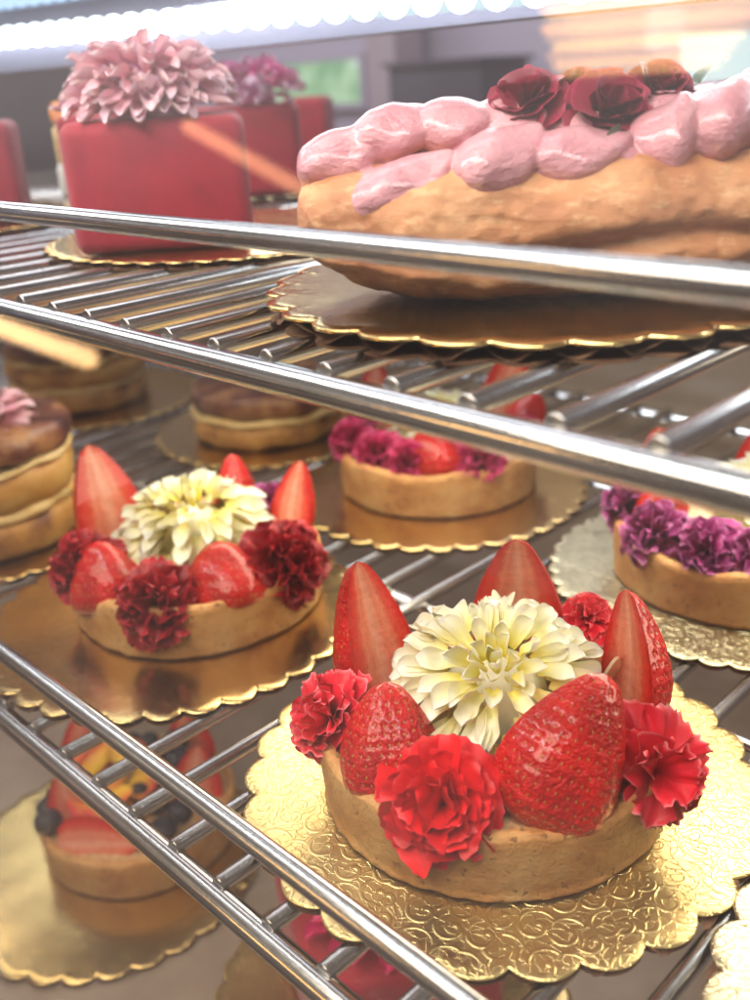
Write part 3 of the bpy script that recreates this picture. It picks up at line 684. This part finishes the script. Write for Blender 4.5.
# ---------------------------------------------------------------- lamps of the case, and added fill lights
def led_strip(x0,x1,y,za,zb,pitch,mat,label,r=.42,housing=None):
    t=thing('led_strip',(0,0,0),0,label,'light strip','rows of white light beads in the case'); n=int((x1-x0)/pitch); proto=None
    for i in range(n):
        f=(i+.5)/n; x=x0+(x1-x0)*f; z=za+(zb-za)*f
        if proto is None:
            mb=MB(); mb.grid(lambda u,v:(r*math.sin(v*PI)*math.cos(u*2*PI),r*math.sin(v*PI)*math.sin(u*2*PI),-r*math.cos(v*PI)),12,8,closed_u=True); proto=mb.build('led_bead',mat,t,(x,y,z))
        else:
            c=proto.copy(); col.objects.link(c); c.parent=t; c.location=(x*S,y*S,z*S)
    MB().tube((x0,y+.9,za),(x1,y+.9,zb),.5,12).build('channel',housing or M['steel'],t)
    return t
ledm=m_emit('white led',(.80,.95,1.),7.); led_mirrored=m_emit('mirrored led glow',(.45,.68,1.),1.6); ledf=m_emit('white led front',(.88,.96,1.),60.)
glow=m_emit('lit diffuser',(.72,.92,1.),.9)
led_strip(-105,2,32,4.9,2.1,1.75,ledm,'long row of round white lights above the cakes at the top left',r=.62,housing=glow)
led_strip(-105,-20,32.5,6.9,4.9,1.6,led_mirrored,'dim bluish reflection of the light row, built as glowing beads, at the top left corner',r=.5)  # mirror image of the row above, modelled as dim emissive beads
o=thing('light_housing',(0,0,0),0,'grey lavender housing behind the upper row of lights and its reflection','housing')
mb=MB(); mb.box((-110,34.2,2.0),(10,36.,12)); mb.build('back_plate',m_simple('satin lavender metal',(.22,.21,.29),(.28,.27,.36),.1,.35,0,metal=.3),o)
led_strip(-100,6,11.5,12.,12.,2.4,ledf,'row of white lights under the top front edge of the case, above the frame',r=.35)

def area(name,loc,target,sx,sy,power,colr):
    l=bpy.data.lights.new(name,'AREA'); l.shape='RECTANGLE'; l.size=sx*S; l.size_y=sy*S; l.energy=power; l.color=colr
    o=bpy.data.objects.new(name,l); col.objects.link(o); o.location=Vector(loc)*S
    d=(Vector(target)-Vector(loc)); o.rotation_euler=d.to_track_quat('-Z','Y').to_euler(); return o
area('case_front_light',(-30,6,16),(-30,22,-18),90,5,3.4,(1.,.97,.93))
area('shop_ceiling_light',(-20,-60,90),(-25,25,-15),90,60,21,(1.,.83,.65))
area('bottom_deck_fill',(-35,14,-22.9),(-35,24,-38),90,1.2,.45,(1.,.86,.68))  # added fill under the lower shelf, lifts the dark bottom deck
area('board_glint_fill',(-14,33,-7.6),(-12,24,-21),62,7,1.45,(1.,.88,.66))  # added unseen strip, placed so the gold boards mirror it brightly
area('cake_light',(-50,33.4,4.3),(-50,31,-20),100,1.,1.2,(.90,.96,1.))
area('rear_cake_fill',(-58,47,13),(-52,41,-6),60,4,1.3,(.95,.96,1.))  # added fill above the view, brightens the rear cake and its flower
area('back_wall_fill',(-150,60,110),(-150,170,10),200,60,20,(.88,.90,1.))  # added unseen fill that brightens the wall and its reflection in the rungs

# ---------------------------------------------------------------- front glass and the lamps mirrored in it
g=MB().box((-108,8.6,ZD),(12,9.,30)).build('front_glass',M['glass']); tag(g,'clear front pane of the pastry case, with lamp reflections across it','glass pane')
warm=m_emit('warm lamp glow',(1.,.60,.26),9.); warm2=m_emit('warm tube glow',(1.,.42,.20),7.); 
def mirror(d,yv): # real position of a lamp whose mirror image is seen at depth yv in direction d
    return Vector((d[0]*yv,17.2-yv,d[2]*yv))
def bar_lamp(d1,d2,yv,r,mat,label):
    t=thing('bar_lamp',(0,0,0),0,label,'lamp','warm bar lamps mirrored in the glass'); p=mirror(d1,yv);q=mirror(d2,yv)
    MB().tube(p,q,r,14,round_=r*.5).build('glowing_tube',mat,t); MB().tube(p+Vector((0,-r*1.6,0)),q+Vector((0,-r*1.6,0)),r*.8,10).build('fitting',sidem,t)
bar_lamp((-1.438,1,-.048),(-1.14,1,-.148),120,1.3,warm2,'slim warm bar lamp whose reflection crosses the red cake')
bar_lamp((-2.45,1,-.49),(-1.893,1,-.514),100,2.0,warm,'thick warm bar lamp whose reflection lies below the upper shelf at the left')
t=thing('slatted_lamp',(0,0,0),0,'warm slatted wooden lamp shade reflected above the choux pastry at the top right','lamp')
p=mirror((-.585,1,.032),150)
for k in range(9):
    MB().box((p.x-18+k*.4+(k%3)*.7,p.y-6,p.z+5.2-k*1.35),(p.x+18-k*1.2,p.y+6,p.z+6.1-k*1.35)).build('slat',m_emit('lit slat',(1.,.46+.05*(k%3),.16),9.+8*(k%2)),t)
MB().tube((p.x+2,p.y,p.z-3),(p.x+2,p.y,p.z+4),3,16,round_=1.).build('bulb',m_emit('bulb glow',(1.,.85,.6),22.),t)

# ---------------------------------------------------------------- world, camera
w=bpy.data.worlds.new('World'); C.world=w; w.use_nodes=True; nt=w.node_tree; bg=nt.nodes['Background']
tc=nt.nodes.new('ShaderNodeTexCoord'); mp=nt.nodes.new('ShaderNodeMapping'); mp.inputs['Scale'].default_value=(1,1,2.2)
no=nt.nodes.new('ShaderNodeTexNoise'); no.inputs['Scale'].default_value=2.2; no.inputs['Detail'].default_value=2
rp=nt.nodes.new('ShaderNodeValToRGB'); e=rp.color_ramp.elements; e[0].position=.38; e[0].color=(.13,.095,.08,1); e[1].position=.66; e[1].color=(.98,.84,.72,1)
x=e.new(.52); x.color=(.42,.33,.28,1)
nt.links.new(tc.outputs['Generated'],mp.inputs[0]); nt.links.new(mp.outputs[0],no.inputs['Vector']); nt.links.new(no.outputs['Fac'],rp.inputs[0]); nt.links.new(rp.outputs[0],bg.inputs[0]); bg.inputs[1].default_value=.54

cam=bpy.data.cameras.new('Camera'); co=bpy.data.objects.new('Camera',cam); col.objects.link(co); C.camera=co
cam.sensor_fit='VERTICAL'; cam.sensor_height=24; cam.lens=24*.97732; cam.clip_start=.005; cam.clip_end=50
R=((0.7086376162860829,-0.24208959714270967,0.6627407907618625),(0.703563929019397,0.31327521885835863,-0.6378529885734147),(-0.05320269323227278,0.9182871360334568,0.392324112473736))
co.rotation_euler=Matrix(R).to_euler(); co.location=(0,0,0)
cam.dof.use_dof=True; cam.dof.focus_distance=.292; cam.dof.aperture_fstop=5.8
C.view_settings.view_transform='Standard'; C.view_settings.look='None'; C.view_settings.exposure=-.04; C.view_settings.gamma=1
C.render.engine='CYCLES'; C.cycles.use_denoising=True
C.cycles.max_bounces=8; C.cycles.transparent_max_bounces=12; C.cycles.caustics_reflective=False; C.cycles.caustics_refractive=False
C.cycles.sample_clamp_indirect=6
